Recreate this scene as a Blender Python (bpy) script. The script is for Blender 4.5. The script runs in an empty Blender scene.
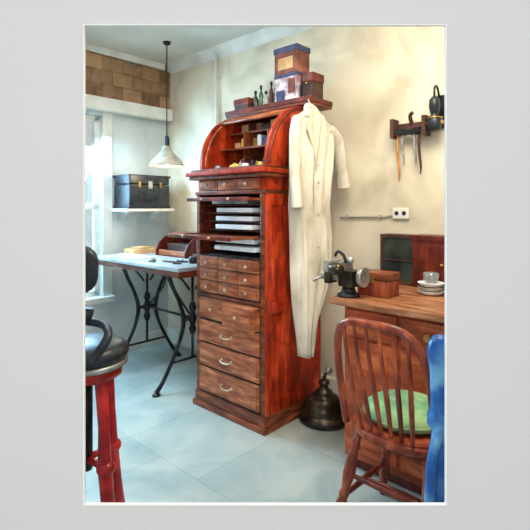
import bpy, bmesh, math, random
from mathutils import Vector, Matrix
random.seed(4)
CU, SU = 0.7350, 0.6781
TH = -math.atan2(SU, CU)
def UV(X, Y): return (CU*X - SU*Y, SU*X + CU*Y)
def P(px, py, v=None, u=None, z=None):
    rx = (px-265)/460.0; rz = -(py-207)/460.0
    du, dv = UV(rx, 1.0)
    if v is not None: t = v/dv
    elif u is not None: t = u/du
    else: t = (z-1.35)/rz
    return (du*t, dv*t, 1.35+rz*t)

# ------------------------------------------------------------ materials
def s2l(c):
    return tuple(((x/255.0)/12.92 if x/255.0 <= 0.04045 else (((x/255.0)+0.055)/1.055)**2.4) for x in c)+(1.0,)
MATS = {}
def mat(name, c1, c2=None, c3=None, rough=0.6, metal=0.0, scale=6.0, stretch=(1,1,1), detail=5.0, bump=0.0, lo=0.3, hi=0.7, trans=0.0, emit=0.0, dist=0.0, spec=0.4, blotch=0.0):
    if name in MATS: return MATS[name]
    m = bpy.data.materials.new(name); m.use_nodes = True
    nt = m.node_tree; b = nt.nodes["Principled BSDF"]
    b.inputs["Roughness"].default_value = rough
    b.inputs["Metallic"].default_value = metal
    b.inputs["Specular IOR Level"].default_value = spec
    tc = nt.nodes.new("ShaderNodeTexCoord"); mp = nt.nodes.new("ShaderNodeMapping")
    mp.inputs["Scale"].default_value = stretch
    nt.links.new(tc.outputs["Object"], mp.inputs["Vector"])
    n = nt.nodes.new("ShaderNodeTexNoise"); n.inputs["Scale"].default_value = scale
    n.inputs["Detail"].default_value = detail; n.inputs["Distortion"].default_value = dist
    nt.links.new(mp.outputs[0], n.inputs["Vector"])
    r = nt.nodes.new("ShaderNodeValToRGB")
    r.color_ramp.elements[0].position = lo; r.color_ramp.elements[0].color = s2l(c1)
    r.color_ramp.elements[1].position = hi; r.color_ramp.elements[1].color = s2l(c2 or c1)
    if c3:
        e = r.color_ramp.elements.new((lo+hi)/2); e.color = s2l(c3)
    nt.links.new(n.outputs["Fac"], r.inputs["Fac"])
    out = r.outputs["Color"]
    if blotch:
        n2 = nt.nodes.new("ShaderNodeTexNoise"); n2.inputs["Scale"].default_value = 9.0; n2.inputs["Detail"].default_value = 8; n2.inputs["Distortion"].default_value = 1.2
        nt.links.new(tc.outputs["Object"], n2.inputs["Vector"])
        r2 = nt.nodes.new("ShaderNodeValToRGB"); r2.color_ramp.elements[0].position = .35; r2.color_ramp.elements[1].position = .62
        r2.color_ramp.elements[0].color = (1-blotch, 1-blotch, 1-blotch, 1); r2.color_ramp.elements[1].color = (1,1,1,1)
        nt.links.new(n2.outputs["Fac"], r2.inputs[0])
        mx = nt.nodes.new("ShaderNodeMixRGB"); mx.blend_type = 'MULTIPLY'; mx.inputs[0].default_value = 1
        nt.links.new(out, mx.inputs[1]); nt.links.new(r2.outputs[0], mx.inputs[2]); out = mx.outputs[0]
    nt.links.new(out, b.inputs["Base Color"])
    if trans: b.inputs["Transmission Weight"].default_value = trans
    if emit:
        nt.links.new(r.outputs["Color"], b.inputs["Emission Color"]); b.inputs["Emission Strength"].default_value = emit
    if bump:
        bp = nt.nodes.new("ShaderNodeBump"); bp.inputs["Strength"].default_value = bump; bp.inputs["Distance"].default_value = 0.01
        nt.links.new(n.outputs["Fac"], bp.inputs["Height"]); nt.links.new(bp.outputs[0], b.inputs["Normal"])
    MATS[name] = m; return m

def brickmat(name, c1, c2, mortar, w, h, ms, rough=0.6, coords="XY", offset=0.5, nscale=3.0, namt=0.35, c3=None):
    m = bpy.data.materials.new(name); m.use_nodes = True
    nt = m.node_tree; b = nt.nodes["Principled BSDF"]; b.inputs["Roughness"].default_value = rough
    tc = nt.nodes.new("ShaderNodeTexCoord")
    sep = nt.nodes.new("ShaderNodeSeparateXYZ"); com = nt.nodes.new("ShaderNodeCombineXYZ")
    nt.links.new(tc.outputs["Object"], sep.inputs[0])
    nt.links.new(sep.outputs[coords[0]], com.inputs[0]); nt.links.new(sep.outputs[coords[1]], com.inputs[1])
    br = nt.nodes.new("ShaderNodeTexBrick"); br.offset = offset
    br.inputs["Scale"].default_value = 1.0; br.inputs["Brick Width"].default_value = w; br.inputs["Row Height"].default_value = h
    br.inputs["Mortar Size"].default_value = ms
    br.inputs["Color1"].default_value = s2l(c1); br.inputs["Color2"].default_value = s2l(c2); br.inputs["Mortar"].default_value = s2l(mortar)
    nt.links.new(com.outputs[0], br.inputs["Vector"])
    n = nt.nodes.new("ShaderNodeTexNoise"); n.inputs["Scale"].default_value = nscale; n.inputs["Detail"].default_value = 8
    n.inputs["Distortion"].default_value = .8
    nt.links.new(tc.outputs["Object"], n.inputs["Vector"])
    r = nt.nodes.new("ShaderNodeValToRGB"); r.color_ramp.elements[0].position = .35; r.color_ramp.elements[1].position = .65
    r.color_ramp.elements[0].color = s2l(c3 or c1); r.color_ramp.elements[1].color = s2l(c2)
    nt.links.new(n.outputs["Fac"], r.inputs[0])
    mx = nt.nodes.new("ShaderNodeMixRGB"); mx.inputs[0].default_value = namt
    nt.links.new(br.outputs["Color"], mx.inputs[1]); nt.links.new(r.outputs[0], mx.inputs[2])
    nt.links.new(mx.outputs[0], b.inputs["Base Color"])
    return m

M_back = mat("wall_cream_plaster", (184,173,148), (234,226,202), (218,208,184), rough=.9, scale=2.0, detail=10, bump=.15, dist=.7)
M_left = mat("wall_blue_white_plaster", (178,188,190), (224,228,224), rough=.9, scale=2.5, detail=9, bump=.1, dist=.5)
M_ceil = mat("ceiling_paint", (206,204,194), (234,229,216), rough=.9, scale=2.0, detail=8)
M_trim = mat("white_trim_paint", (206,206,196), (234,232,222), rough=.6, scale=6)
M_grey = mat("gallery_wall_grey", (199,199,199), (202,202,202), rough=.95, scale=.6, detail=2)
M_floor = brickmat("floor_painted_tiles", (148,162,158), (186,193,184), (124,142,142), 0.62, 0.62, 0.005, rough=.42, nscale=3.0, namt=.65, c3=(136,154,154))
M_patch = brickmat("brown_patchwork_wood", (98,66,42), (190,150,108), (78,54,36), 0.20, 0.125, 0.003, rough=.6, coords="YZ", offset=.5, nscale=9, namt=.25)
M_wood = mat("cabinet_brown_wood", (74,32,18), (162,88,50), (120,58,34), rough=.36, scale=5, stretch=(1.2,1.2,6), detail=8, dist=.6, blotch=.3)
M_woodd = mat("drawer_front_wood", (124,60,36), (214,136,90), (168,92,56), rough=.34, scale=6, stretch=(1,1,6), detail=8, dist=.6, blotch=.3)
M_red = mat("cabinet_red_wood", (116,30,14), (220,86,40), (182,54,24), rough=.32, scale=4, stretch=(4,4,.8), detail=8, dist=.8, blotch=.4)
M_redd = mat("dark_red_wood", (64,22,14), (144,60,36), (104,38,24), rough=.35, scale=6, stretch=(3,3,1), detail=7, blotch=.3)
M_orange = mat("bench_orange_wood", (134,54,28), (212,112,62), (176,78,40), rough=.38, scale=4, stretch=(1,1,4), detail=8, dist=.7, blotch=.3)
M_benchtop = mat("bench_top_wood", (120,70,44), (206,152,110), (160,104,70), rough=.3, scale=5, stretch=(1,5,5), detail=8, blotch=.2)
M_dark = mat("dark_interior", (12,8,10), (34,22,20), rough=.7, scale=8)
M_black = mat("black_leather", (12,14,18), (48,54,62), rough=.35, scale=18)
M_iron = mat("black_cast_iron", (16,18,22), (58,60,62), rough=.4, metal=.6, scale=14)
M_bronze = mat("dark_bronze_cast", (40,34,26), (110,98,76), (64,56,44), rough=.3, metal=.7, scale=12)
M_steel = mat("steel_metal", (110,112,112), (196,196,190), rough=.35, metal=.6, scale=12)
M_brass = mat("aged_brass", (150,110,50), (226,186,104), rough=.3, metal=.8, scale=12)
M_knob = mat("drawer_pull_metal", (160,136,104), (232,214,184), rough=.3, metal=.4, scale=12)
M_white = mat("white_cloth", (172,162,140), (232,226,208), (214,206,186), rough=.95, scale=4, detail=9, bump=.1, stretch=(1,2,.7), dist=.8)
M_paper = mat("pale_paper", (214,222,228), (246,248,250), rough=.6, scale=9)
M_tan = mat("tan_paper", (176,130,80), (222,186,136), rough=.8, scale=9)
M_tbl = mat("table_slate_top", (136,150,156), (204,212,210), rough=.3, scale=7, detail=7)
M_chair = mat("chair_red_brown_wood", (84,32,20), (176,92,60), (128,54,34), rough=.28, scale=7, stretch=(3,3,1), detail=7)
M_green = mat("green_cushion", (76,124,98), (156,188,132), (112,158,112), rough=.9, scale=10, detail=6, bump=.2)
M_blue = mat("blue_painted_metal", (20,66,132), (120,184,226), (44,108,180), rough=.25, scale=9, detail=5)
M_redp = mat("red_painted_metal", (110,14,16), (206,48,42), (160,24,26), rough=.25, scale=9)
M_shade = mat("lamp_shade_enamel", (128,124,110), (206,200,182), rough=.35, scale=10)
M_bulb = mat("bulb_glow", (255,236,200), (255,244,220), emit=3.0)
M_glass = mat("clear_glass", (225,235,235), (245,250,250), rough=.05, trans=.85)
M_dglass = mat("dark_glass", (20,24,24), (66,72,62), rough=.1, scale=9)
M_box1 = mat("mottled_carton_pink", (150,112,120), (236,226,222), (186,168,178), rough=.8, scale=14, detail=4, lo=.38, hi=.6)
M_box2 = mat("reddish_carton", (88,50,44), (168,104,84), (126,74,60), rough=.8, scale=12, detail=4)
M_navy = mat("navy_label", (40,48,80), (84,92,124), rough=.7, scale=14)
M_dkbox = mat("dark_brown_case", (36,24,22), (92,58,44), rough=.6, scale=10)
M_yel = mat("yellow_label", (196,158,60), (238,208,110), rough=.6, scale=12)
M_gb = mat("green_bottle", (40,70,56), (96,124,92), rough=.2, scale=10)
M_amb = mat("amber_tool_wood", (160,98,44), (216,152,80), rough=.5, scale=12)
M_rim = mat("poster_white_edge", (226,226,224), (232,232,230), rough=.8)

# ------------------------------------------------------------ builder
class B:
    def __init__(s): s.bm = bmesh.new(); s.mats = []
    def mi(s, m):
        if m not in s.mats: s.mats.append(m)
        return s.mats.index(m)
    def box(s, lo, hi, m, bev=0.0, rot=None, seg=2):
        c = Vector([(a+b)/2 for a, b in zip(lo, hi)]); d = [abs(b-a) for a, b in zip(lo, hi)]
        t = bmesh.new(); bmesh.ops.create_cube(t, size=1.0)
        for v in t.verts: v.co = Vector((v.co.x*d[0], v.co.y*d[1], v.co.z*d[2]))
        if bev > 0: bmesh.ops.bevel(t, geom=t.edges[:], offset=min(bev, min(d)*.45), segments=seg, affect='EDGES', profile=.6)
        R = Matrix.Translation(c)
        if rot: R = R @ Matrix.Rotation(rot[1], 4, rot[0])
        s.merge(t, R, m)
    def merge(s, t, R, m, smooth=False):
        i = s.mi(m); mp = {}
        for v in t.verts: mp[v] = s.bm.verts.new(R @ v.co)
        for f in t.faces:
            try:
                nf = s.bm.faces.new([mp[v] for v in f.verts]); nf.material_index = i; nf.smooth = smooth
            except ValueError: pass
        t.free()
    def lathe(s, prof, c, m, axis=(0,0,1), seg=28, smooth=True, cap=True):
        ax = Vector(axis).normalized(); q = Vector((0,0,1)).rotation_difference(ax).to_matrix(); c = Vector(c)
        i = s.mi(m); rings = []
        for r, h in prof:
            rings.append([s.bm.verts.new(c + q @ Vector((r*math.cos(2*math.pi*k/seg), r*math.sin(2*math.pi*k/seg), h))) for k in range(seg)])
        for a, b in zip(rings, rings[1:]):
            for k in range(seg):
                f = s.bm.faces.new([a[k], a[(k+1)%seg], b[(k+1)%seg], b[k]]); f.material_index = i; f.smooth = smooth
        if cap:
            for rg, fl in ((rings[0], True), (rings[-1], False)):
                f = s.bm.faces.new(rg[::-1] if fl else rg); f.material_index = i
    def rod(s, p0, p1, r0, m, r1=None, seg=14):
        p0 = Vector(p0); p1 = Vector(p1); s.lathe([(r0, 0), (r1 if r1 is not None else r0, (p1-p0).length)], p0, m, axis=(p1-p0), seg=seg)
    def turned(s, p0, p1, r, m, seg=16):
        p0 = Vector(p0); p1 = Vector(p1); L = (p1-p0).length
        pr = [(.7,0),(.85,.1),(1.15,.22),(1.3,.32),(1.1,.36),(.75,.38),(1.1,.40),(1.1,.43),(.8,.46),(1.2,.55),(1.35,.62),(1.15,.72),(.8,.82),(1.0,.84),(.85,.88),(.65,1.0)]
        s.lathe([(a*r, b*L) for a, b in pr], p0, m, axis=(p1-p0), seg=seg)
    def ball(s, c, r, m, sc=(1,1,1), seg=18):
        t = bmesh.new(); bmesh.ops.create_uvsphere(t, u_segments=seg, v_segments=max(8, seg//2), radius=r)
        s.merge(t, Matrix.Translation(Vector(c)) @ Matrix.Diagonal((sc[0], sc[1], sc[2], 1)), m, True)
    def tube(s, pts, r, m, seg=10, sub=6, closed=False, flat=None):
        pts = [Vector(p) for p in pts]; n = len(pts)
        rr = r if isinstance(r, (list, tuple)) else [r]*n
        out = []; ro = []
        rng = n if closed else n-1
        for i in range(rng):
            p0 = pts[(i-1) % n] if (closed or i > 0) else pts[0]; p1 = pts[i]; p2 = pts[(i+1) % n]
            p3 = pts[(i+2) % n] if (closed or i+2 < n) else pts[-1]
            for k in range(sub):
                t = k/sub
                out.append(.5*((2*p1)+(-p0+p2)*t+(2*p0-5*p1+4*p2-p3)*t*t+(-p0+3*p1-3*p2+p3)*t**3)); ro.append(rr[i]*(1-t)+rr[(i+1) % n]*t)
        if not closed: out.append(pts[-1]); ro.append(rr[-1])
        N = len(out); i_m = s.mi(m); rings = []; up = None
        for k in range(N):
            a = out[(k-1) % N] if (closed or k > 0) else out[0]; b = out[(k+1) % N] if (closed or k < N-1) else out[-1]
            t = (b-a)
            if t.length < 1e-7: t = Vector((0,0,1))
            t.normalize()
            if up is None:
                up = Vector((0,0,1)) if abs(t.z) < .9 else Vector((1,0,0))
            x = t.cross(up)
            if x.length < 1e-5: x = t.cross(Vector((0,1,0)))
            x.normalize(); y = x.cross(t).normalized(); up = y
            fx, fy = flat or (1, 1)
            rings.append([s.bm.verts.new(out[k] + x*(ro[k]*fx*math.cos(2*math.pi*j/seg)) + y*(ro[k]*fy*math.sin(2*math.pi*j/seg))) for j in range(seg)])
        for k in range(N if closed else N-1):
            a, b = rings[k], rings[(k+1) % N]
            for j in range(seg):
                f = s.bm.faces.new([a[j], a[(j+1) % seg], b[(j+1) % seg], b[j]]); f.material_index = i_m; f.smooth = True
        if not closed:
            f = s.bm.faces.new(rings[0][::-1]); f.material_index = i_m
            f = s.bm.faces.new(rings[-1]); f.material_index = i_m
    def prism(s, poly, u0, u1, m, bev=0.0, plane='vz'):
        t = bmesh.new()
        if plane == 'vz': f = t.faces.new([t.verts.new((u0, a, b)) for a, b in poly]); d = Vector((u1-u0, 0, 0))
        elif plane == 'uz': f = t.faces.new([t.verts.new((a, u0, b)) for a, b in poly]); d = Vector((0, u1-u0, 0))
        else: f = t.faces.new([t.verts.new((a, b, u0)) for a, b in poly]); d = Vector((0, 0, u1-u0))
        r = bmesh.ops.extrude_face_region(t, geom=[f])
        bmesh.ops.translate(t, verts=[g for g in r['geom'] if isinstance(g, bmesh.types.BMVert)], vec=d)
        bmesh.ops.recalc_face_normals(t, faces=t.faces[:])
        if bev:
            es = [e for e in t.edges if len(e.link_faces) == 2 and e.calc_face_angle(0) > .9]
            bmesh.ops.bevel(t, geom=es, offset=bev, segments=2, affect='EDGES')
        s.merge(t, Matrix.Identity(4), m)
    def done(s, name, world=False, subsurf=0):
        bm = s.bm; bmesh.ops.recalc_face_normals(bm, faces=bm.faces[:])
        xs = [v.co.x for v in bm.verts]; ys = [v.co.y for v in bm.verts]; zs = [v.co.z for v in bm.verts]
        o = Vector(((min(xs)+max(xs))/2, (min(ys)+max(ys))/2, min(zs)))
        for v in bm.verts: v.co -= o
        me = bpy.data.meshes.new(name); bm.to_mesh(me); bm.free()
        for m in s.mats: me.materials.append(m)
        ob = bpy.data.objects.new(name, me); bpy.context.scene.collection.objects.link(ob)
        if world: ob.location = o
        else:
            R = Matrix.Rotation(TH, 4, 'Z'); ob.location = R @ o; ob.rotation_euler = (0, 0, TH)
        return ob

CEIL = 2.77; WV = 2.75; WU = -3.87
# ------------------------------------------------------------ room shell
b = B(); b.prism([(-4.8,-2.6),(3.9,-2.6),(3.9,5.4),(-4.8,5.4)], -0.08, 0.0, M_floor, plane='uv')
fl = b.done("floor", world=True); fl.rotation_euler = (0,0,TH)
fl.location = (-0.3, 1.4, -0.08)
cB = UV(2.86, 1.2); cC = UV(-4.27, 1.2)
b = B()
b.prism([(WU-.1, WV+.1), (cB[0], WV+.1), (cB[0], cB[1]), (cC[0], cC[1]), (WU-.1, cC[1])], CEIL, CEIL+.08, M_ceil, plane='uv')
b.done("ceiling")
b = B(); b.box((WU, WV, 0), (cB[0]+.1, WV+.1, CEIL), M_back); b.done("wall_back")
wv0, wv1, wz0, wz1 = 1.15, 2.04, 0.55, 2.17
b = B(); l0, l1 = WU-.1, WU
b.box((l0, cC[1]+.0, 0), (l1, wv0, CEIL), M_left); b.box((l0, wv1, 0), (l1, WV, CEIL), M_left)
b.box((l0, wv0, 0), (l1, wv1, wz0), M_left); b.box((l0, wv0, wz1), (l1, wv1, CEIL), M_left)
b.done("wall_left")
b = B()
t = .05
for (a0, a1, z0, z1) in ((wv0, wv0+t, wz0, wz1), (wv1-t, wv1, wz0, wz1), (wv0, wv1, wz0, wz0+t), (wv0, wv1, wz1-t, wz1), (wv0, wv1, 1.33, 1.38)):
    b.box((WU-.08, a0, z0), (WU-.04, a1, z1), M_trim, .004)
b.box((WU-.01, wv0-.09, wz0-.05), (WU+.02, wv0, wz1+.03), M_trim, .004); b.box((WU-.01, wv1, wz0-.05), (WU+.02, wv1+.09, wz1+.03), M_trim, .004)
b.box((WU-.06, wv0-.1, wz0-.05), (WU+.06, wv1+.1, wz0), M_trim, .006)
b.box((WU-.062, wv0+t, wz0+t), (WU-.058, wv1-t, wz1-t), M_glass)
b.done("window_1")
b = B(); b.box((WU, WV-.02, 0), (cB[0], WV, .13), M_trim, .005); b.done("baseboard_back")
b = B(); b.box((WU, 0.2, 0), (WU+.02, WV-.02, .13), M_trim, .005); b.done("baseboard_left")
b = B(); b.prism([(WV, CEIL), (WV-.07, CEIL), (WV-.055, CEIL-.02), (WV-.02, CEIL-.07), (WV, CEIL-.09)], WU, cB[0], M_trim); b.done("trim_1")
b = B(); b.box((WU, 0.3, 2.32), (WU+.04, WV-.005, 2.70), M_patch); b.done("trim_2")
b = B(); b.box((WU, 0.3, 2.20), (WU+.10, WV-.005, 2.315), M_trim, .01); b.box((WU, .3, 2.705), (WU+.05, WV-.07, CEIL), M_trim, .006); b.done("trim_3")

# gallery (front) wall with an opening, splayed behind
YW = 1.2
ox0, ox1 = (85.5-265)/460*YW, (444.5-265)/460*YW
oz1, oz0 = 1.35-(26.5-207)/460*YW, 1.35-(502.5-207)/460*YW
b = B(); i = b.mi(M_grey)
def ring(y, x0, x1, z0, z1): return [b.bm.verts.new(p) for p in ((x0, y, z0), (x1, y, z0), (x1, y, z1), (x0, y, z1))]
X0, X1 = -4.27, 2.86
fo = ring(YW, X0, X1, 0, CEIL+.08); fi = ring(YW, ox0, ox1, oz0, oz1)
bo = ring(YW+.06, X0, X1, 0, CEIL+.08); bi = ring(YW+.06, ox0-.06, ox1+.06, oz0-.06, oz1+.06)
for k in range(4):
    j = (k+1) % 4
    for q in ((fo[k], fo[j], fi[j], fi[k]), (bo[j], bo[k], bi[k], bi[j]), (fi[k], fi[j], bi[j], bi[k]), (fo[j], fo[k], bo[k], bo[j])):
        b.bm.faces.new(q).material_index = i
b.done("wall_front", world=True)
b = B(); w = .0028; yy0, yy1 = YW-.008, YW
for lo, hi in (((ox0-w, yy0, oz0-w), (ox0, yy1, oz1+w)), ((ox1, yy0, oz0-w), (ox1+w, yy1, oz1+w)), ((ox0, yy0, oz0-w), (ox1, yy1, oz0)), ((ox0, yy0, oz1), (ox1, yy1, oz1+w))):
    b.box(lo, hi, M_rim)
b.done("trim_4", world=True)

# ------------------------------------------------------------ dental cabinet
u0, u1, v0, v1 = -2.49, -1.855, 2.01, 2.56
b = B()
b.box((u0-.02, v0-.025, 0), (u1+.02, v1, .035), M_wood, .006)
b.box((u0-.008, v0-.012, .035), (u1+.008, v1, .10), M_wood, .006)
b.box((u0, v0+.012, .10), (u1, v1, 1.03), M_red, .003)
for a, c in ((v0+.0, v0+.05), (v1-.06, v1)): b.box((u1-.005, a, .10), (u1+.010, c, 1.43), M_red, .003)
for a, c in ((.10, .18), (.70, .77), (1.36, 1.43)): b.box((u1-.005, v0+.05, a), (u1+.009, v1-.06, c), M_red, .003)
b.box((u0, v0-.004, .10), (u0+.035, v0+.03, 1.43), M_wood, .004); b.box((u1-.035, v0-.004, .10), (u1, v0+.03, 1.43), M_wood, .004)
# tray section
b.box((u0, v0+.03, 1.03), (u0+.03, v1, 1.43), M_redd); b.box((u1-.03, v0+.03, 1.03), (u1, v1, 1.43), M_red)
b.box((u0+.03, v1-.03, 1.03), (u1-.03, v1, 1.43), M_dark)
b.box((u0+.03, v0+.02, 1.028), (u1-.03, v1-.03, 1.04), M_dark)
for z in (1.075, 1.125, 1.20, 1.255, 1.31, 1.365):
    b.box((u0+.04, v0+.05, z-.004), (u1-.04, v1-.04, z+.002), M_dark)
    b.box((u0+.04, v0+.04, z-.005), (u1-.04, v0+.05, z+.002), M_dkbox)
for (a, c, z, m, e) in ((-2.30,-1.93,1.070,M_paper,.03), (-2.30,-1.95,1.118,M_paper,.02), (-2.30,-1.97,1.205,M_paper,.02), (-2.32,-1.98,1.258,M_paper,.0), (-2.30,-1.97,1.313,M_paper,.01), (-2.36,-2.02,1.368,M_steel,0)):
    b.box((a, v0+.02-e, z+.003), (c, v0+.28, z+.032), m, .005)
def tray(z, ext, hh=.020, mm=M_wood):
    b.box((u0+.04, v0-ext, z), (u1-.04, v0+.2, z+.008), mm, .002)
    b.box((u0+.03, v0-ext-.015, z-.004), (u1-.03, v0-ext, z+hh), M_redd, .004)
    b.box((u0+.035, v0-ext, z), (u0+.045, v0+.2, z+hh*.8), mm); b.box((u1-.045, v0-ext, z), (u1-.035, v0+.2, z+hh*.8), mm)
    for uu in (-2.3, -2.05): b.ball((uu, v0-ext-.02, z+.01), .008, M_knob)
tray(1.160, .25); tray(1.39, .10)
def drawer(a, c, z0, z1, pull, ext=0.0):
    b.box((a, v0-.012-ext, z0), (c, v0+.02, z1), M_woodd, .005)
    g = .014
    b.box((a+g, v0-.017-ext, z0+g), (c-g, v0-.010-ext, z1-g), M_woodd, .003)
    mu = (a+c)/2; mz = (z0+z1)/2
    if pull == 'knob': b.lathe([(.004,0),(.004,.01),(.010,.014),(.011,.02),(.006,.026)], (mu, v0-.016-ext, mz), M_knob, axis=(0,-1,0), seg=14)
    else:
        w = .045; y = v0-.018-ext
        b.tube([(mu-w, y, mz+.006), (mu-w, y-.016, mz+.002), (mu-w*.5, y-.022, mz-.006), (mu+w*.5, y-.022, mz-.006), (mu+w, y-.016, mz+.002), (mu+w, y, mz+.006)], .0045, M_knob, seg=8)
        for q in (-w, w): b.lathe([(.010,0),(.008,.004)], (mu+q, y+.002, mz+.006), M_knob, axis=(0,-1,0), seg=12)
ia, ic = u0+.04, u1-.04
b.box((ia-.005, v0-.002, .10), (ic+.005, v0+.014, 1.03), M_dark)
for z0, z1 in ((.115,.275), (.288,.435), (.448,.588)):
    drawer(ia, ic, z0, z1, 'bar')
mid = (ia+ic)/2
drawer(ia, mid-.006, .605, .745, 'knob'); drawer(mid+.006, ic, .605, .745, 'knob', ext=.05)
b.box((ia-.02, v0-.014, .752), (ic+.02, v0+.02, .772), M_wood, .004)
for r in range(3):
    for c in range(3):
        w = (ic-ia)/3; drawer(ia+c*w+.003, ia+(c+1)*w-.003, .782+r*.082, .782+r*.082+.076, 'knob')
b.box((u0-.01, v0-.01, 1.43), (u1+.01, v1, 1.455), M_wood, .005)
b.box((u0, v0+.01, 1.455), (u1, v1, 1.53), M_red, .003)
w = (ic-ia)/3
for c in range(3): drawer(ia+c*w+.004, ia+(c+1)*w-.004, 1.46, 1.525, 'knob')
b.box((u0-.03, v0-.05, 1.53), (u1+.03, v1, 1.555), M_wood, .008); b.box((u0-.045, v0-.07, 1.555), (u1+.045, v1, 1.585), M_red, .010, seg=3)
b.box((u0-.02, v0-.04, 1.585), (u1+.02, v1, 1.60), M_wood, .004)
def prof(off=0):
    pts = [(v0+.02+off, 1.60), (v0+.02+off, 1.63)]
    for k in range(0, 13):
        a = math.radians(90*k/12)
        pts.append((2.40-(2.40-v0-.02-off)*math.cos(a), 1.63+(.38-off)*math.sin(a)))
    return pts+[(v1, 2.01-off), (v1, 1.60)]
b.prism(prof(), u0, u0+.028, M_red, .004); b.prism(prof(), u1-.028, u1, M_red, .004)
b.tube([(u1+.002, p[0]+.02, p[1]-.012) for p in prof()[1:14:2]], .009, M_redd, seg=8)
b.tube([(u0+.030, p[0]+.03, p[1]-.012) for p in prof()[1:14:2]], .007, M_woodd, seg=8)
b.box((u0+.028, v1-.02, 1.60), (u1-.028, v1, 2.01), M_redd)
b.box((u0+.028, 2.36, 1.995), (u1-.028, v1, 2.01), M_wood)
for k in range(8):
    a = math.radians(58+4.4*k); yv = 2.40-(.365)*math.cos(a); z = 1.63+.368*math.sin(a)
    b.tube([(u0+.028, yv, z), (u1-.028, yv, z)], .011, M_woodd, seg=8, sub=1)
b.box((u0+.028, 2.20, 1.745), (u1-.028, v1-.02, 1.757), M_wood, .002)
b.box((u0+.028, 2.28, 1.865), (u1-.028, v1-.02, 1.877), M_wood, .002)
for uu in (-2.28, -2.06): b.box((uu, 2.25, 1.60), (uu+.01, v1-.02, 1.865), M_wood, .002)
b.box((-2.56, 2.34, 2.01), (-1.78, v1+.04, 2.032), M_wood, .005)
b.box((-2.565, 2.335, 2.03), (-1.775, 2.35, 2.062), M_redd, .004); b.box((-1.79, 2.34, 2.03), (-1.775, v1+.04, 2.062), M_redd, .004); b.box((-2.565, 2.34, 2.03), (-2.55, v1+.04, 2.062), M_redd, .004)
b.done("dental_cabinet")

# supplies inside the roll top (one object)
b = B()
def bottle(uu, vv, z, r, h, m, cap=M_dark):
    b.lathe([(r*.9,0),(r,.05*h),(r,.62*h),(r*.75,.72*h),(r*.38,.78*h),(r*.38,.88*h)], (uu, vv, z), m, seg=14)
    b.lathe([(r*.48,0),(r*.48,.13*h)], (uu, vv, z+.87*h), cap, seg=12)
cols = [M_yel, M_gb, M_paper, M_box2, M_tan, M_navy, M_brass]
x = u0+.06; k = 0
while x < u1-.06:
    w = random.uniform(.03, .05); m = cols[k % 7]
    if not (-2.30 < x < -2.26 or -2.09 < x < -2.04):
        if k % 2: b.box((x, 2.27, 1.601), (x+w*.8, 2.33, 1.600+random.uniform(.05,.10)), m, .003)
        else: bottle(x+.015, 2.29, 1.601, .016, random.uniform(.08,.12), m)
    x += w; k += 1
x = u0+.07
while x < u1-.08:
    w = random.uniform(.04, .07); m = cols[(k*3) % 7]
    if not (-2.35 < x < -2.26 or -2.13 < x < -2.04):
        b.box((x, 2.30, 1.758), (x+w*.85, 2.40, 1.757+random.uniform(.05,.095)), m, .003)
    x += w; k += 1
x = u0+.1
while x < u1-.12:
    w = random.uniform(.05, .09); m = [M_box2, M_dkbox, M_tan, M_redd][k % 4]
    b.box((x, 2.34, 1.878), (x+w*.9, 2.46, 1.877+random.uniform(.05,.085)), m, .003); x += w; k += 1
for uu, vv, m in ((-2.4,2.12,M_steel), (-2.28,2.15,M_yel), (-2.2,2.10,M_yel), (-2.13,2.12,M_paper), (-1.98,2.12,M_brass)):
    b.lathe([(.02,0),(.024,.01),(.024,.03),(.018,.034)], (uu, vv, 1.601), m, seg=16)
b.done("dental_supplies")

# boxes on the shelf
SH = 2.033
b = B(); b.box((-2.12, 2.40, SH), (-1.92, 2.54, 2.255), M_box1, .004)
b.box((-2.105, 2.398, 2.07), (-2.03, 2.401, 2.15), M_navy); b.box((-2.00, 2.398, 2.12), (-1.94, 2.401, 2.22), M_box2); b.box((-1.921, 2.42, 2.07), (-1.918, 2.52, 2.17), M_navy)
b.box((-2.125, 2.397, 2.235), (-1.915, 2.543, 2.257), M_navy, .003)
b.done("carton_box")
b = B(); b.box((-2.125, 2.40, 2.258), (-1.925, 2.54, 2.44), M_box2, .004); b.box((-2.13, 2.395, 2.405), (-1.92, 2.545, 2.445), M_navy, .004)
b.box((-2.09, 2.398, 2.29), (-1.96, 2.401, 2.37), M_tan); b.done("carton_box")
b = B(); b.box((-1.91, 2.43, SH), (-1.815, 2.55, 2.23), M_dkbox, .008); b.box((-1.913, 2.425, 2.18), (-1.81, 2.555, 2.24), M_redd, .008); b.lathe([(.006,0),(.006,.008)], (-1.86,2.425,2.17), M_brass, axis=(0,-1,0), seg=10); b.done("wooden_case")
b = B(); b.box((-2.53, 2.40, SH), (-2.38, 2.54, 2.15), M_dkbox, .006); b.box((-2.535, 2.395, 2.11), (-2.375, 2.545, 2.158), M_redd, .006); b.done("wooden_case")
b = B()
for uu, r, h, m in ((-2.345,.022,.17,M_dglass), (-2.29,.018,.20,M_gb), (-2.24,.024,.15,M_shade), (-2.19,.018,.21,M_dkbox), (-2.15,.018,.16,M_dglass)):
    bottle(uu, 2.44, SH, r, h, m)
b.done("medicine_bottles")

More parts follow.
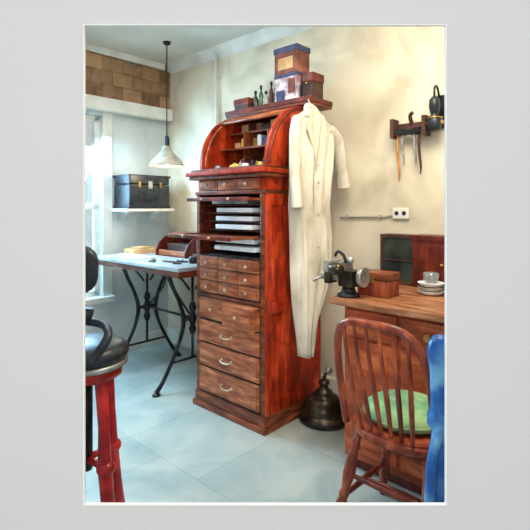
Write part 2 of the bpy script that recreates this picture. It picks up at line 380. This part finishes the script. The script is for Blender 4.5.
# ------------------------------------------------------------ white coat
b = B(); im = b.mi(M_white)
rows = [(1.965,2.27,2.36,.02),(1.94,2.23,2.41,.03),(1.90,2.16,2.48,.035),(1.86,2.12,2.54,.04),(1.75,2.12,2.54,.045),(1.55,2.12,2.50,.045),(1.36,2.11,2.49,.045),(1.15,2.13,2.50,.045),(.95,2.15,2.49,.045),(.78,2.17,2.43,.042),(.60,2.19,2.35,.04),(.44,2.20,2.29,.03)]
full = []
for (a, c) in zip(rows, rows[1:]):
    for k in range(5):
        t = k/5; full.append(tuple(a[i]*(1-t)+c[i]*t for i in range(4)))
full.append(rows[-1])
seg = 84; rings = []
for ri, (z, vl, vr, th) in enumerate(full):
    rg = []; dp = min(1, (1.96-z)/.35)
    for k in range(seg):
        a = 2*math.pi*k/seg; cc = (vl+vr)/2; hw = (vr-vl)/2
        vv = cc+hw*math.copysign(abs(math.cos(a))**.8, math.cos(a)); s = math.sin(a)
        q = (vv-cc)/max(hw,.01)
        fold = dp*(.021*math.sin(10.5*q+2.4*z+.6)+.013*math.sin(23*q-3.2*z)+.007*math.sin(37*q+5*z))
        rg.append(b.bm.verts.new((-1.742+th*.75*math.copysign(abs(s)**.7, s)+(fold if s > -.2 else fold*.4), vv+.008*math.sin(7*z), z+.014*math.sin(30*vv)*dp)))
    rings.append(rg)
for a, c in zip(rings, rings[1:]):
    for k in range(seg):
        f = b.bm.faces.new([a[k], a[(k+1) % seg], c[(k+1) % seg], c[k]]); f.material_index = im; f.smooth = True
for rg in (rings[0], rings[-1]):
    f = b.bm.faces.new(rg); f.material_index = im
def sleeve(pts, rad, sq):
    b.tube(pts, rad, M_white, seg=20, sub=8, flat=sq)
sleeve([(-1.745,2.50,1.865),(-1.735,2.575,1.80),(-1.73,2.62,1.68),(-1.728,2.635,1.60),(-1.73,2.65,1.54),(-1.73,2.66,1.48)], [.045,.052,.050,.046,.050,.054], (1,.7))
sleeve([(-1.735,2.16,1.875),(-1.705,2.11,1.78),(-1.69,2.09,1.62),(-1.693,2.095,1.52),(-1.685,2.10,1.42),(-1.685,2.105,1.35)], [.04,.05,.050,.046,.050,.054], (.7,1))
b.prism([(2.315,1.60),(2.25,1.93),(2.21,1.82),(2.235,1.78)], -1.700, -1.688, M_white, .002)
b.prism([(2.315,1.60),(2.37,1.93),(2.42,1.82),(2.39,1.78)], -1.698, -1.686, M_white, .002)
b.tube([(-1.72,2.24,1.90),(-1.745,2.27,1.965),(-1.76,2.315,1.985),(-1.745,2.36,1.965),(-1.72,2.40,1.90)], [.014,.018,.02,.018,.014], M_white, seg=10)
for z in (1.5, 1.3, 1.1): b.lathe([(.008,0),(.008,.006)], (-1.692, 2.32, z), M_shade, axis=(1,0,0), seg=12)
b.tube([(-1.75,2.315,1.975),(-1.75,2.315,2.0),(-1.76,2.315,2.018),(-1.768,2.315,2.03)], .004, M_steel, seg=8)
b.done("lab_coat")

# ------------------------------------------------------------ work table in the corner
b = B(); TZ = .93
ta, tb, tc_, td = -3.76, -2.56, 1.90, 2.68
b.box((ta, tc_, TZ-.028), (tb, td, TZ), M_tbl, .006)
b.box((ta+.03, tc_+.03, TZ-.075), (tb-.03, td-.03, TZ-.028), M_wood, .004)
for uu in (-3.42, -2.80):
    for (p, s_) in ((1.99, 1), (2.44, -1)):
        b.tube([(uu, p, TZ-.075), (uu, p+.04*s_, .76), (uu, p+.10*s_, .64), (uu, p+.14*s_, .50), (uu, p+.11*s_, .36), (uu, p+.04*s_, .22), (uu, p-.04*s_, .09), (uu, p-.10*s_, .02)], [.018,.015,.014,.018,.014,.014,.015,.018], M_iron, seg=10)
        b.lathe([(.032,0),(.028,.012),(.015,.02)], (uu, p-.10*s_, 0), M_iron, seg=16)
        b.tube([(uu, p+.06*s_, .855), (uu, p+.13*s_, .80), (uu, 2.215-.03*s_, .72)], .009, M_iron, seg=8)
    b.lathe([(.018,-.12),(.03,-.08),(.018,-.05),(.034,0),(.018,.05),(.03,.08),(.018,.12)], (uu, 2.215, .50), M_iron, seg=16)
    b.rod((uu, 2.12, .50), (uu, 2.31, .50), .014, M_iron); b.rod((uu, 2.02, .20), (uu, 2.41, .20), .009, M_iron); b.rod((uu, 2.215, .20), (uu, 2.215, .85), .010, M_iron)
b.rod((-3.42, 2.215, .50), (-2.80, 2.215, .50), .010, M_iron)
b.tube([(-3.42,2.215,.5),(-3.2,2.215,.68),(-3.11,2.215,.855)], .008, M_iron, seg=8); b.tube([(-2.80,2.215,.5),(-3.02,2.215,.68),(-3.11,2.215,.855)], .008, M_iron, seg=8)
b.done("iron_leg_work_table")
b = B()
b.box((-3.68,2.10,TZ+.001), (-3.45,2.44,TZ+.014), M_paper, .003, rot=('Z',.12)); b.box((-3.65,2.13,TZ+.014), (-3.47,2.38,TZ+.055), M_tan, .006, rot=('Z',-.05)); b.box((-3.62,2.18,TZ+.055), (-3.50,2.32,TZ+.07), M_tan, .004, rot=('Z',.2))
b.box((-3.46,1.99,TZ+.001), (-3.24,2.18,TZ+.008), M_paper, .002, rot=('Z',.2))
b.done("paper_stack")
b = B(); zb = TZ+.001
ra, rb = -3.42, -3.0
prof2 = [(2.30,zb),(2.30,zb+.05),(2.33,zb+.11),(2.39,zb+.16),(2.46,zb+.18),(2.60,zb+.18),(2.60,zb)]
b.prism(prof2, ra, ra+.015, M_redd, .003); b.prism(prof2, rb-.015, rb, M_redd, .003)
b.box((ra+.015,2.58,zb), (rb-.015,2.60,zb+.18), M_redd); b.box((ra-.01,2.44,zb+.18), (rb+.01,2.61,zb+.195), M_wood, .004); b.box((ra+.015,2.31,zb), (rb-.015,2.58,zb+.012), M_redd)
b.box((ra+.015,2.32,zb+.012), (rb-.015,2.335,zb+.05), M_woodd, .003); b.box((ra+.03,2.40,zb+.012), (rb-.04,2.55,zb+.10), M_dkbox, .004); b.done("rolltop_instrument_box")
b = B()
for k, (a, c) in enumerate(((-2.95,2.05),(-2.85,2.10),(-2.78,2.02),(-2.92,2.16),(-2.9,2.2))):
    b.rod((a, c, TZ+.007), (a+.12*abs(math.cos(k)), c+.06*math.sin(k+.5), TZ+.007), .006, M_iron if k % 2 else M_dkbox, seg=8)
b.lathe([(.03,0),(.035,.01),(.035,.045),(.028,.05)], (-2.72,2.16,TZ+.001), M_iron, seg=18); b.lathe([(.03,0),(.03,.02),(.01,.03)], (-3.02,2.00,TZ+.001), M_steel, seg=18)
b.box((-2.88,2.28,TZ+.001),(-2.68,2.40,TZ+.05), M_dkbox, .006)
b.done("hand_tools")

# pendant lamp
lu, lv = UV(-.845, 3.96)
b = B()
b.lathe([(.035,0),(.03,-.02),(.008,-.03)], (lu,lv,CEIL), M_iron, seg=18); b.rod((lu,lv,CEIL-.03), (lu,lv,1.96), .005, M_iron, seg=8)
b.lathe([(.014,1.96),(.02,1.95),(.024,1.92),(.024,1.885),(.03,1.875)], (lu,lv,0), M_iron, seg=20)
b.lathe([(.032,1.875),(.045,1.84),(.075,1.80),(.125,1.75),(.148,1.715),(.150,1.70),(.146,1.70),(.120,1.742),(.07,1.79),(.03,1.83)], (lu,lv,0), M_shade, seg=32, cap=False)
b.ball((lu,lv,1.735), .03, M_bulb, sc=(1,1,1.25)); b.rod((lu,lv,1.77),(lu,lv,1.88),.016,M_iron)
b.done("pendant_lamp")

b = B(); b.box((WU+.001, 2.12, 1.31), (WU+.29, 2.62, 1.335), M_trim, .004)
for vv in (2.2, 2.54): b.prism([(WU+.001,1.31),(WU+.16,1.31),(WU+.001,1.22)], vv, vv+.02, M_trim, plane='uz')
b.done("wall_shelf")
b = B(); a0, a1, c0, c1, z0, z1 = WU+.015, WU+.275, 2.15, 2.57, 1.336, 1.64
b.box((a0,c0,z0), (a1,c1,z1-.09), M_black, .008); b.box((a0,c0,z1-.085), (a1,c1,z1), M_black, .012)
for y in (c0, c1):
    for x in (a0, a1):
        for z in (z0, z1): b.ball((x,y,z+(.012 if z==z0 else -.012)), .013, M_dkbox)
for y in (c0+.1, c1-.1): b.box((a1-.002, y-.012, z1-.115), (a1+.008, y+.012, z1-.065), M_brass, .003)
b.box((a1-.002, (c0+c1)/2-.02, z1-.125), (a1+.01, (c0+c1)/2+.02, z1-.055), M_steel, .003)
b.tube([(a1,(c0+c1)/2-.06,z0+.09),(a1+.02,(c0+c1)/2-.05,z0+.08),(a1+.02,(c0+c1)/2+.05,z0+.08),(a1,(c0+c1)/2+.06,z0+.09)], .006, M_black, seg=8)
b.done("black_instrument_case")

b = B(); pu, pv = P(216,50,v=WV-.03)[:2]
b.rod((pu,WV-.03,1.2),(pu,WV-.03,CEIL), .012, M_trim)
for z in (2.5,1.9): b.box((pu-.02,WV-.045,z),(pu+.02,WV,z+.02), M_trim, .002)
b.done("wall_pipe")
b = B(); b.tube([(-1.80,WV-.012,1.28),(-1.5,WV-.012,1.285),(-1.40,WV-.012,1.30)], .007, M_shade, seg=8)
for uu in (-1.75,-1.5): b.box((uu,WV-.022,1.27),(uu+.012,WV,1.30), M_shade, .002)
b.box((-1.405,WV-.02,1.275),(-1.295,WV,1.345), M_trim, .006)
for uu in (-1.375,-1.325): b.lathe([(.014,0),(.014,.004)], (uu,WV-.019,1.31), M_black, axis=(0,-1,0), seg=16)
b.done("electrical_outlet")

# tool rack
b = B()
b.box((-1.39,WV-.03,1.83),(-1.13,WV,1.875), M_dkbox, .006); b.box((-1.37,WV-.09,1.80),(-1.16,WV-.03,1.825), M_iron, .004)
for uu in (-1.37,-1.165): b.box((uu-.012,WV-.10,1.78),(uu+.012,WV-.02,1.90), M_dkbox, .004)
b.tube([(-1.27,WV-.02,1.86),(-1.27,WV-.05,1.91),(-1.25,WV-.06,1.93)], .012, M_dkbox)
for uu, L, m in ((-1.345,.30,M_amb),(-1.315,.20,M_steel),(-1.205,.26,M_dkbox),(-1.235,.20,M_steel)):
    b.tube([(uu,WV-.06,1.81),(uu-.004,WV-.058,1.81-L*.4),(uu+.006,WV-.055,1.81-L*.8),(uu+.002,WV-.052,1.81-L)], [.007,.009,.007,.003], m, seg=10)
    b.tube([(uu-.02,WV-.06,1.79),(uu-.015,WV-.06,1.83),(uu+.015,WV-.06,1.83),(uu+.02,WV-.06,1.79)], .004, M_iron, seg=8)
b.done("wall_tool_rack")
b = B(); su, sv = -1.10, WV-.06
b.box((su-.03,WV-.015,1.82),(su+.03,WV,2.02), M_iron, .005); b.tube([(su,WV-.01,1.98),(su,WV-.05,2.06),(su,WV-.09,2.05),(su,WV-.09,1.98)], .007, M_iron, seg=8)
b.lathe([(.03,1.80),(.042,1.82),(.042,1.87),(.02,1.89),(.024,1.90),(.032,1.94),(.03,1.98),(.012,2.0)], (su,WV-.09,0), M_black, seg=20)
b.lathe([(.045,1.868),(.045,1.876)], (su,WV-.09,0), M_brass, seg=20); b.rod((su-.05,WV-.09,1.845),(su+.05,WV-.09,1.845), .012, M_brass); b.rod((su,WV-.09,1.83),(su,WV,1.83), .010, M_iron)
b.done("wall_lantern")

# ------------------------------------------------------------ workbench
b = B(); BZ = .88; ba, bb_, bc, bd = -1.385, -.35, 1.99, 2.72
b.box((ba,bc,BZ-.035),(bb_,bd,BZ), M_benchtop, .006)
b.box((ba+.06,bc+.06,.06),(bb_-.03,bd-.02,BZ-.035), M_orange, .004); b.box((ba+.08,bc+.09,0),(bb_-.05,bd-.04,.06), M_redd)
for k in range(3):
    a = ba+.08+k*.30
    b.box((a,bc+.045,BZ-.19),(a+.28,bc+.07,BZ-.055), M_orange, .006); b.box((a+.02,bc+.040,BZ-.17),(a+.26,bc+.05,BZ-.075), M_orange, .004)
    b.lathe([(.008,0),(.008,.012),(.018,.018),(.016,.028)], (a+.14,bc+.042,BZ-.122), M_brass, axis=(0,-1,0), seg=16)
    b.box((a,bc+.045,.10),(a+.28,bc+.07,BZ-.205), M_orange, .006); b.box((a+.045,bc+.040,.145),(a+.235,bc+.05,BZ-.25), M_orange, .006)
b.done("workbench")
BT = BZ+.001
b = B(); b.box((-1.313,2.155,BT),(-1.13,2.275,BT+.085), M_chair, .005); b.box((-1.318,2.150,BT+.088),(-1.125,2.28,BT+.125), M_wood, .006); b.box((-1.23,2.145,BT+.07),(-1.21,2.156,BT+.105), M_brass, .002); b.box((-1.308,2.16,BT+.08),(-1.135,2.27,BT+.09), M_dark); b.done("wooden_box")
b = B(); a0,a1,c0,c1 = -1.42,-1.20,2.60,2.71
b.box((a0,c0+.012,BT),(a1,c1,BT+.30), M_dkbox, .004)
for lo,hi in (((a0,c0,BT),(a0+.015,c0+.015,BT+.30)),((a1-.015,c0,BT),(a1,c0+.015,BT+.30)),((a0,c0,BT),(a1,c0+.015,BT+.02)),((a0,c0,BT+.28),(a1,c0+.015,BT+.30)),((a0,c0,BT+.14),(a1,c0+.015,BT+.15))): b.box(lo,hi,M_dkbox,.002)
b.box((a0+.015,c0+.006,BT+.02),(a1-.015,c0+.012,BT+.28), M_dglass); b.done("glass_front_case")
b = B(); b.box((-1.195,2.58,BT),(-.85,2.71,BT+.29), M_redd, .005); b.box((-1.198,2.575,BT+.27),(-.845,2.715,BT+.305), M_redd, .006); b.box((-1.17,2.572,BT+.03),(-.875,2.582,BT+.25), M_redd, .006); b.ball((-1.02,2.565,BT+.14),.010,M_brass); b.done("red_wooden_cabinet")
b = B()
for k in range(3):
    z = BT+k*.022; b.lathe([(.04,z),(.055,z+.004),(.068,z+.018),(.070,z+.020),(.064,z+.020),(.05,z+.008)], (-1.02,2.42,0), M_paper if k != 1 else M_shade, seg=28, cap=True)
b.lathe([(.028,BT+.062),(.038,BT+.07),(.042,BT+.115),(.040,BT+.115),(.034,BT+.072)], (-1.02,2.42,0), M_glass, seg=24)
b.done("stacked_glass_dishes")
b = B(); vx, vy = -1.36, 2.06
b.lathe([(.06,0),(.06,.012),(.04,.02),(.032,.05),(.05,.055)], (vx+.04,vy+.02,BT), M_iron, seg=20)
b.box((vx+.01,vy-.04,BT+.055),(vx+.10,vy+.06,BT+.14), M_bronze, .01); b.box((vx+.005,vy-.055,BT+.13),(vx+.035,vy+.075,BT+.185), M_steel, .006)
b.box((vx-.085,vy-.03,BT+.06),(vx-.045,vy+.05,BT+.13), M_bronze, .01); b.box((vx-.07,vy-.055,BT+.125),(vx-.04,vy+.075,BT+.185), M_steel, .006)
b.rod((vx-.13,vy+.01,BT+.09),(vx+.14,vy+.01,BT+.09), .015, M_steel); b.rod((vx-.12,vy-.07,BT+.08),(vx-.12,vy+.10,BT+.10), .006, M_steel)
b.ball((vx-.12,vy-.07,BT+.08),.011,M_steel); b.ball((vx-.12,vy+.10,BT+.10),.011,M_steel)
b.lathe([(.05,0),(.052,.005),(.052,.02),(.05,.025)], (vx+.12,vy+.01,BT+.11), M_steel, axis=(1,0,0), seg=24)
b.lathe([(.022,0),(.032,.02),(.032,.06),(.022,.08)], (vx-.02,vy-.06,BT+.15), M_bronze, axis=(1,-.2,0), seg=18)
b.tube([(vx+.05,vy-.02,BT+.18),(vx+.04,vy-.03,BT+.22),(vx-.0,vy-.02,BT+.235),(vx-.03,vy,BT+.21)], .008, M_iron, seg=8); b.ball((vx+.05,vy+.02,BT+.19),.02,M_steel)
b.done("bench_vise")

# cast-iron floor stand
b = B(); fu, fv = P(324,420,z=0)[:2]
b.lathe([(.145,0),(.152,.012),(.150,.04),(.140,.055),(.128,.06),(.134,.07),(.128,.10),(.108,.135),(.078,.160),(.050,.172),(.056,.18),(.050,.19),(.03,.20),(.024,.225),(.036,.235),(.034,.25),(.014,.258)], (fu,fv,0), M_bronze, seg=40)
b.tube([(fu,fv,.25),(fu+.01,fv,.29),(fu+.03,fv,.31)], .010, M_bronze, seg=8); b.ball((fu+.035,fv,.325), .024, M_steel)
b.tube([(fu+.151*math.cos(a*math.pi/12), fv+.151*math.sin(a*math.pi/12), .026) for a in range(24)], .008, M_iron, seg=8, sub=2, closed=True)
b.done("cast_iron_floor_stand")

# ------------------------------------------------------------ bow-back chair
b = B(); cu, cv = -.855, 1.78; hw = .19
poly = []
for k in range(40):
    a = 2*math.pi*k/40; ca, sa = math.cos(a), math.sin(a)
    poly.append((cu+(.205 if sa < 0 else .215)*math.copysign(abs(ca)**.75, ca), cv+.005+.20*math.copysign(abs(sa)**.8, sa)))
t = bmesh.new(); f = t.faces.new([t.verts.new((p[0],p[1],.430)) for p in poly]); r = bmesh.ops.extrude_face_region(t, geom=[f])
bmesh.ops.translate(t, verts=[g for g in r['geom'] if isinstance(g, bmesh.types.BMVert)], vec=(0,0,.040)); bmesh.ops.recalc_face_normals(t, faces=t.faces[:])
bmesh.ops.bevel(t, geom=[e for e in t.edges if e.calc_face_angle(0) > .9], offset=.012, segments=3, affect='EDGES'); b.merge(t, Matrix.Identity(4), M_chair)
tops = [(-.14,-.13),(.14,-.13),(-.14,.13),(.14,.13)]; feet = [(-.21,-.22),(.21,-.22),(-.21,.19),(.21,.19)]
for (a, c), (d, e) in zip(tops, feet): b.turned((cu+d,cv+e,0), (cu+a,cv+c,.437), .019, M_chair)
def lerp(i, z):
    t = z/.437; return (cu+feet[i][0]*(1-t)+tops[i][0]*t, cv+feet[i][1]*(1-t)+tops[i][1]*t, z)
def strt(p, q): b.tube([p, tuple((x+y)/2 for x, y in zip(p, q)), q], [.008,.014,.008], M_chair, seg=10)
strt(lerp(0,.17), lerp(2,.17)); strt(lerp(1,.17), lerp(3,.17)); strt(lerp(0,.26), lerp(1,.26)); strt(lerp(2,.24), lerp(3,.24))
p, q = lerp(0,.17), lerp(2,.17); p2, q2 = lerp(1,.17), lerp(3,.17); strt(tuple((x+y)/2 for x, y in zip(p,q)), tuple((x+y)/2 for x, y in zip(p2,q2)))
E = .5
def bowpt(a):
    ca, sa = math.cos(a), math.sin(a); h = abs(sa)**E
    return (cu+(hw+.01*h)*math.copysign(abs(ca)**E, ca), cv-.15-.10*h-.03*(1-abs(ca)), .465+.455*h)
bow = [bowpt(math.pi*k/24) for k in range(25)]
b.tube(bow, .0155, M_chair, seg=12, sub=3)
for k in range(6):
    x = -.13+.052*k; ca = (abs(x)/(hw+.01))**(1/E); h = max(0, (1-ca*ca))**(E/2)
    topz = .465+.455*h; ty = cv-.15-.10*h-.03*(1-ca)
    b.tube([(cu+x*.82,cv-.165,.465), (cu+x*.92,cv-.205,.62), (cu+x,(ty+cv-.22)/2,.78), (cu+x,ty,topz)], [.008,.011,.008,.006], M_chair, seg=8)
b.done("windsor_chair")
b = B(); b.lathe([(.10,0),(.155,.004),(.172,.022),(.170,.042),(.14,.062),(.06,.070),(.005,.070)], (cu-.015,cv+.03,.471), M_green, seg=40)
b.tube([(cu-.015+.171*math.cos(a*math.pi/12), cv+.03+.171*math.sin(a*math.pi/12), .471+.030) for a in range(24)], .005, M_green, seg=8, sub=2, closed=True)
b.done("seat_cushion")

# blue painted equipment stand at right
b = B(); X, Y = .540, 1.42
b.lathe([(.115,0),(.12,.01),(.11,.03),(.07,.05),(.035,.09),(.03,.14),(.034,.3),(.030,.5),(.026,.66),(.038,.68),(.038,.71),(.028,.73),(.030,.84),(.036,.88),(.040,.90),(.034,.93),(.022,.95),(.008,.955)], (X,Y,0), M_blue, seg=28)
b.tube([(X+.02,Y,.66),(X+.09,Y+.0,.72),(X+.12,Y,.82),(X+.10,Y,.90),(X+.18,Y,.95)], .018, M_blue, seg=12)
b.tube([(X-.005,Y-.02,.70),(X-.035,Y-.03,.58),(X-.045,Y-.03,.42),(X-.05,Y-.03,.25),(X-.02,Y-.02,.06)], .016, M_blue, seg=10)
b.lathe([(.08,.945),(.09,.955),(.09,.965),(.08,.97)], (X+.20,Y,0), M_steel, seg=28)
b.done("blue_dental_stand", world=True)

# operating stool at left
b = B(); X, Y = -.675, 1.74
b.lathe([(.10,.775),(.145,.78),(.155,.80),(.15,.825),(.12,.84),(.02,.845)], (X,Y,0), M_black, seg=36)
b.lathe([(.14,.755),(.15,.76),(.15,.775),(.13,.778)], (X,Y,0), M_steel, seg=36); b.lathe([(.12,.715),(.13,.72),(.13,.755),(.12,.758)], (X,Y,0), M_redp, seg=32)
for a in (-35, 55, 145, 235):
    ca, sa = math.cos(math.radians(a)), math.sin(math.radians(a))
    b.tube([(X+.09*ca,Y+.09*sa,.73),(X+.105*ca,Y+.105*sa,.55),(X+.115*ca,Y+.115*sa,.38),(X+.15*ca,Y+.15*sa,.15),(X+.19*ca,Y+.19*sa,.012)], [.026,.020,.026,.022,.024], M_redp, seg=14)
    b.ball((X+.117*ca,Y+.117*sa,.40), .034, M_redp, sc=(1,1,.8)); b.lathe([(.03,0),(.03,.012),(.015,.03)], (X+.19*ca,Y+.19*sa,0), M_iron, seg=16)
    b.rod((X,Y,.40),(X+.117*ca,Y+.117*sa,.40), .013, M_redp)
b.rod((X,Y,.36),(X,Y,.72), .022, M_iron)
b.tube([(X+.06,Y-.13,.80),(X+.11,Y-.09,.88),(X+.07,Y-.02,.91),(X-.02,Y-.0,.92)], .016, M_black, seg=10)
b.tube([(X-.10,Y-.06,.78),(X-.12,Y-.05,.90),(X-.06,Y-.02,1.0),(X-.05,Y-.02,1.08)], .012, M_redp, seg=10)
b.tube([(X-.14,Y-.02,1.06),(X-.06,Y-.02,1.04),(X+.01,Y-.02,1.06),(X+.025,Y-.02,1.11),(X+.015,Y-.02,1.17),(X-.06,Y-.02,1.19),(X-.14,Y-.02,1.18)], .026, M_black, seg=14)
b.tube([(X-.12,Y-.03,.94),(X-.05,Y-.03,.925),(X+.01,Y-.03,.94),(X+.022,Y-.03,.975)], .018, M_black, seg=12)
b.done("operating_stool", world=True)

# ------------------------------------------------------------ lights
def area(name, loc, target, size, power, col, size_y=None):
    l = bpy.data.lights.new(name, 'AREA'); l.energy = power; l.color = col; l.size = size
    if size_y: l.shape = 'RECTANGLE'; l.size_y = size_y
    o = bpy.data.objects.new(name, l); bpy.context.scene.collection.objects.link(o); o.location = loc
    o.rotation_euler = (Vector(target)-Vector(loc)).to_track_quat('-Z','Y').to_euler(); return o
R = Matrix.Rotation(TH, 4, 'Z')
def W(u, v, z): return tuple(R @ Vector((u, v, z)))
area("window_daylight", W(WU-.35, 1.6, 1.55), W(-2.6, 1.75, .0), .9, 215, (.38,.72,1.0), 1.6)
area("room_fill_warm", (.6, 1.85, 2.70), (.7, 2.3, .8), .9, 48, (1.0,.89,.72))  # unseen warm fill at upper right, added without any lamp fixture
area("room_fill_cool", W(-2.6, 1.2, 2.70), W(-2.6, 1.6, 0), 1.2, 24, (.97,.96,.95))  # added fill to lift the room and ceiling, no lamp hangs here
area("gallery_wall_fill", (-.15, -3.0, 1.9), (0, 1.2, 1.25), 2.4, 125, (1,.99,.97))  # unseen soft light behind the camera, added to brighten the grey wall evenly
pl = bpy.data.lights.new("pendant_bulb", 'POINT'); pl.energy = 5; pl.color = (1,.85,.6); pl.shadow_soft_size = .04
po = bpy.data.objects.new("pendant_bulb", pl); bpy.context.scene.collection.objects.link(po); po.location = W(lu, lv, 1.66)
w = bpy.data.worlds.new("world"); bpy.context.scene.world = w; w.use_nodes = True
w.node_tree.nodes["Background"].inputs[0].default_value = (.97,.98,1,1); w.node_tree.nodes["Background"].inputs[1].default_value = .6

cam = bpy.data.cameras.new("camera"); co = bpy.data.objects.new("camera", cam); bpy.context.scene.collection.objects.link(co)
co.location = (0,0,1.35); co.rotation_euler = (math.pi/2,0,0); cam.sensor_width = 36; cam.lens = 36*460/530; cam.shift_y = -58/530
bpy.context.scene.camera = co
bpy.context.scene.view_settings.view_transform = 'Standard'
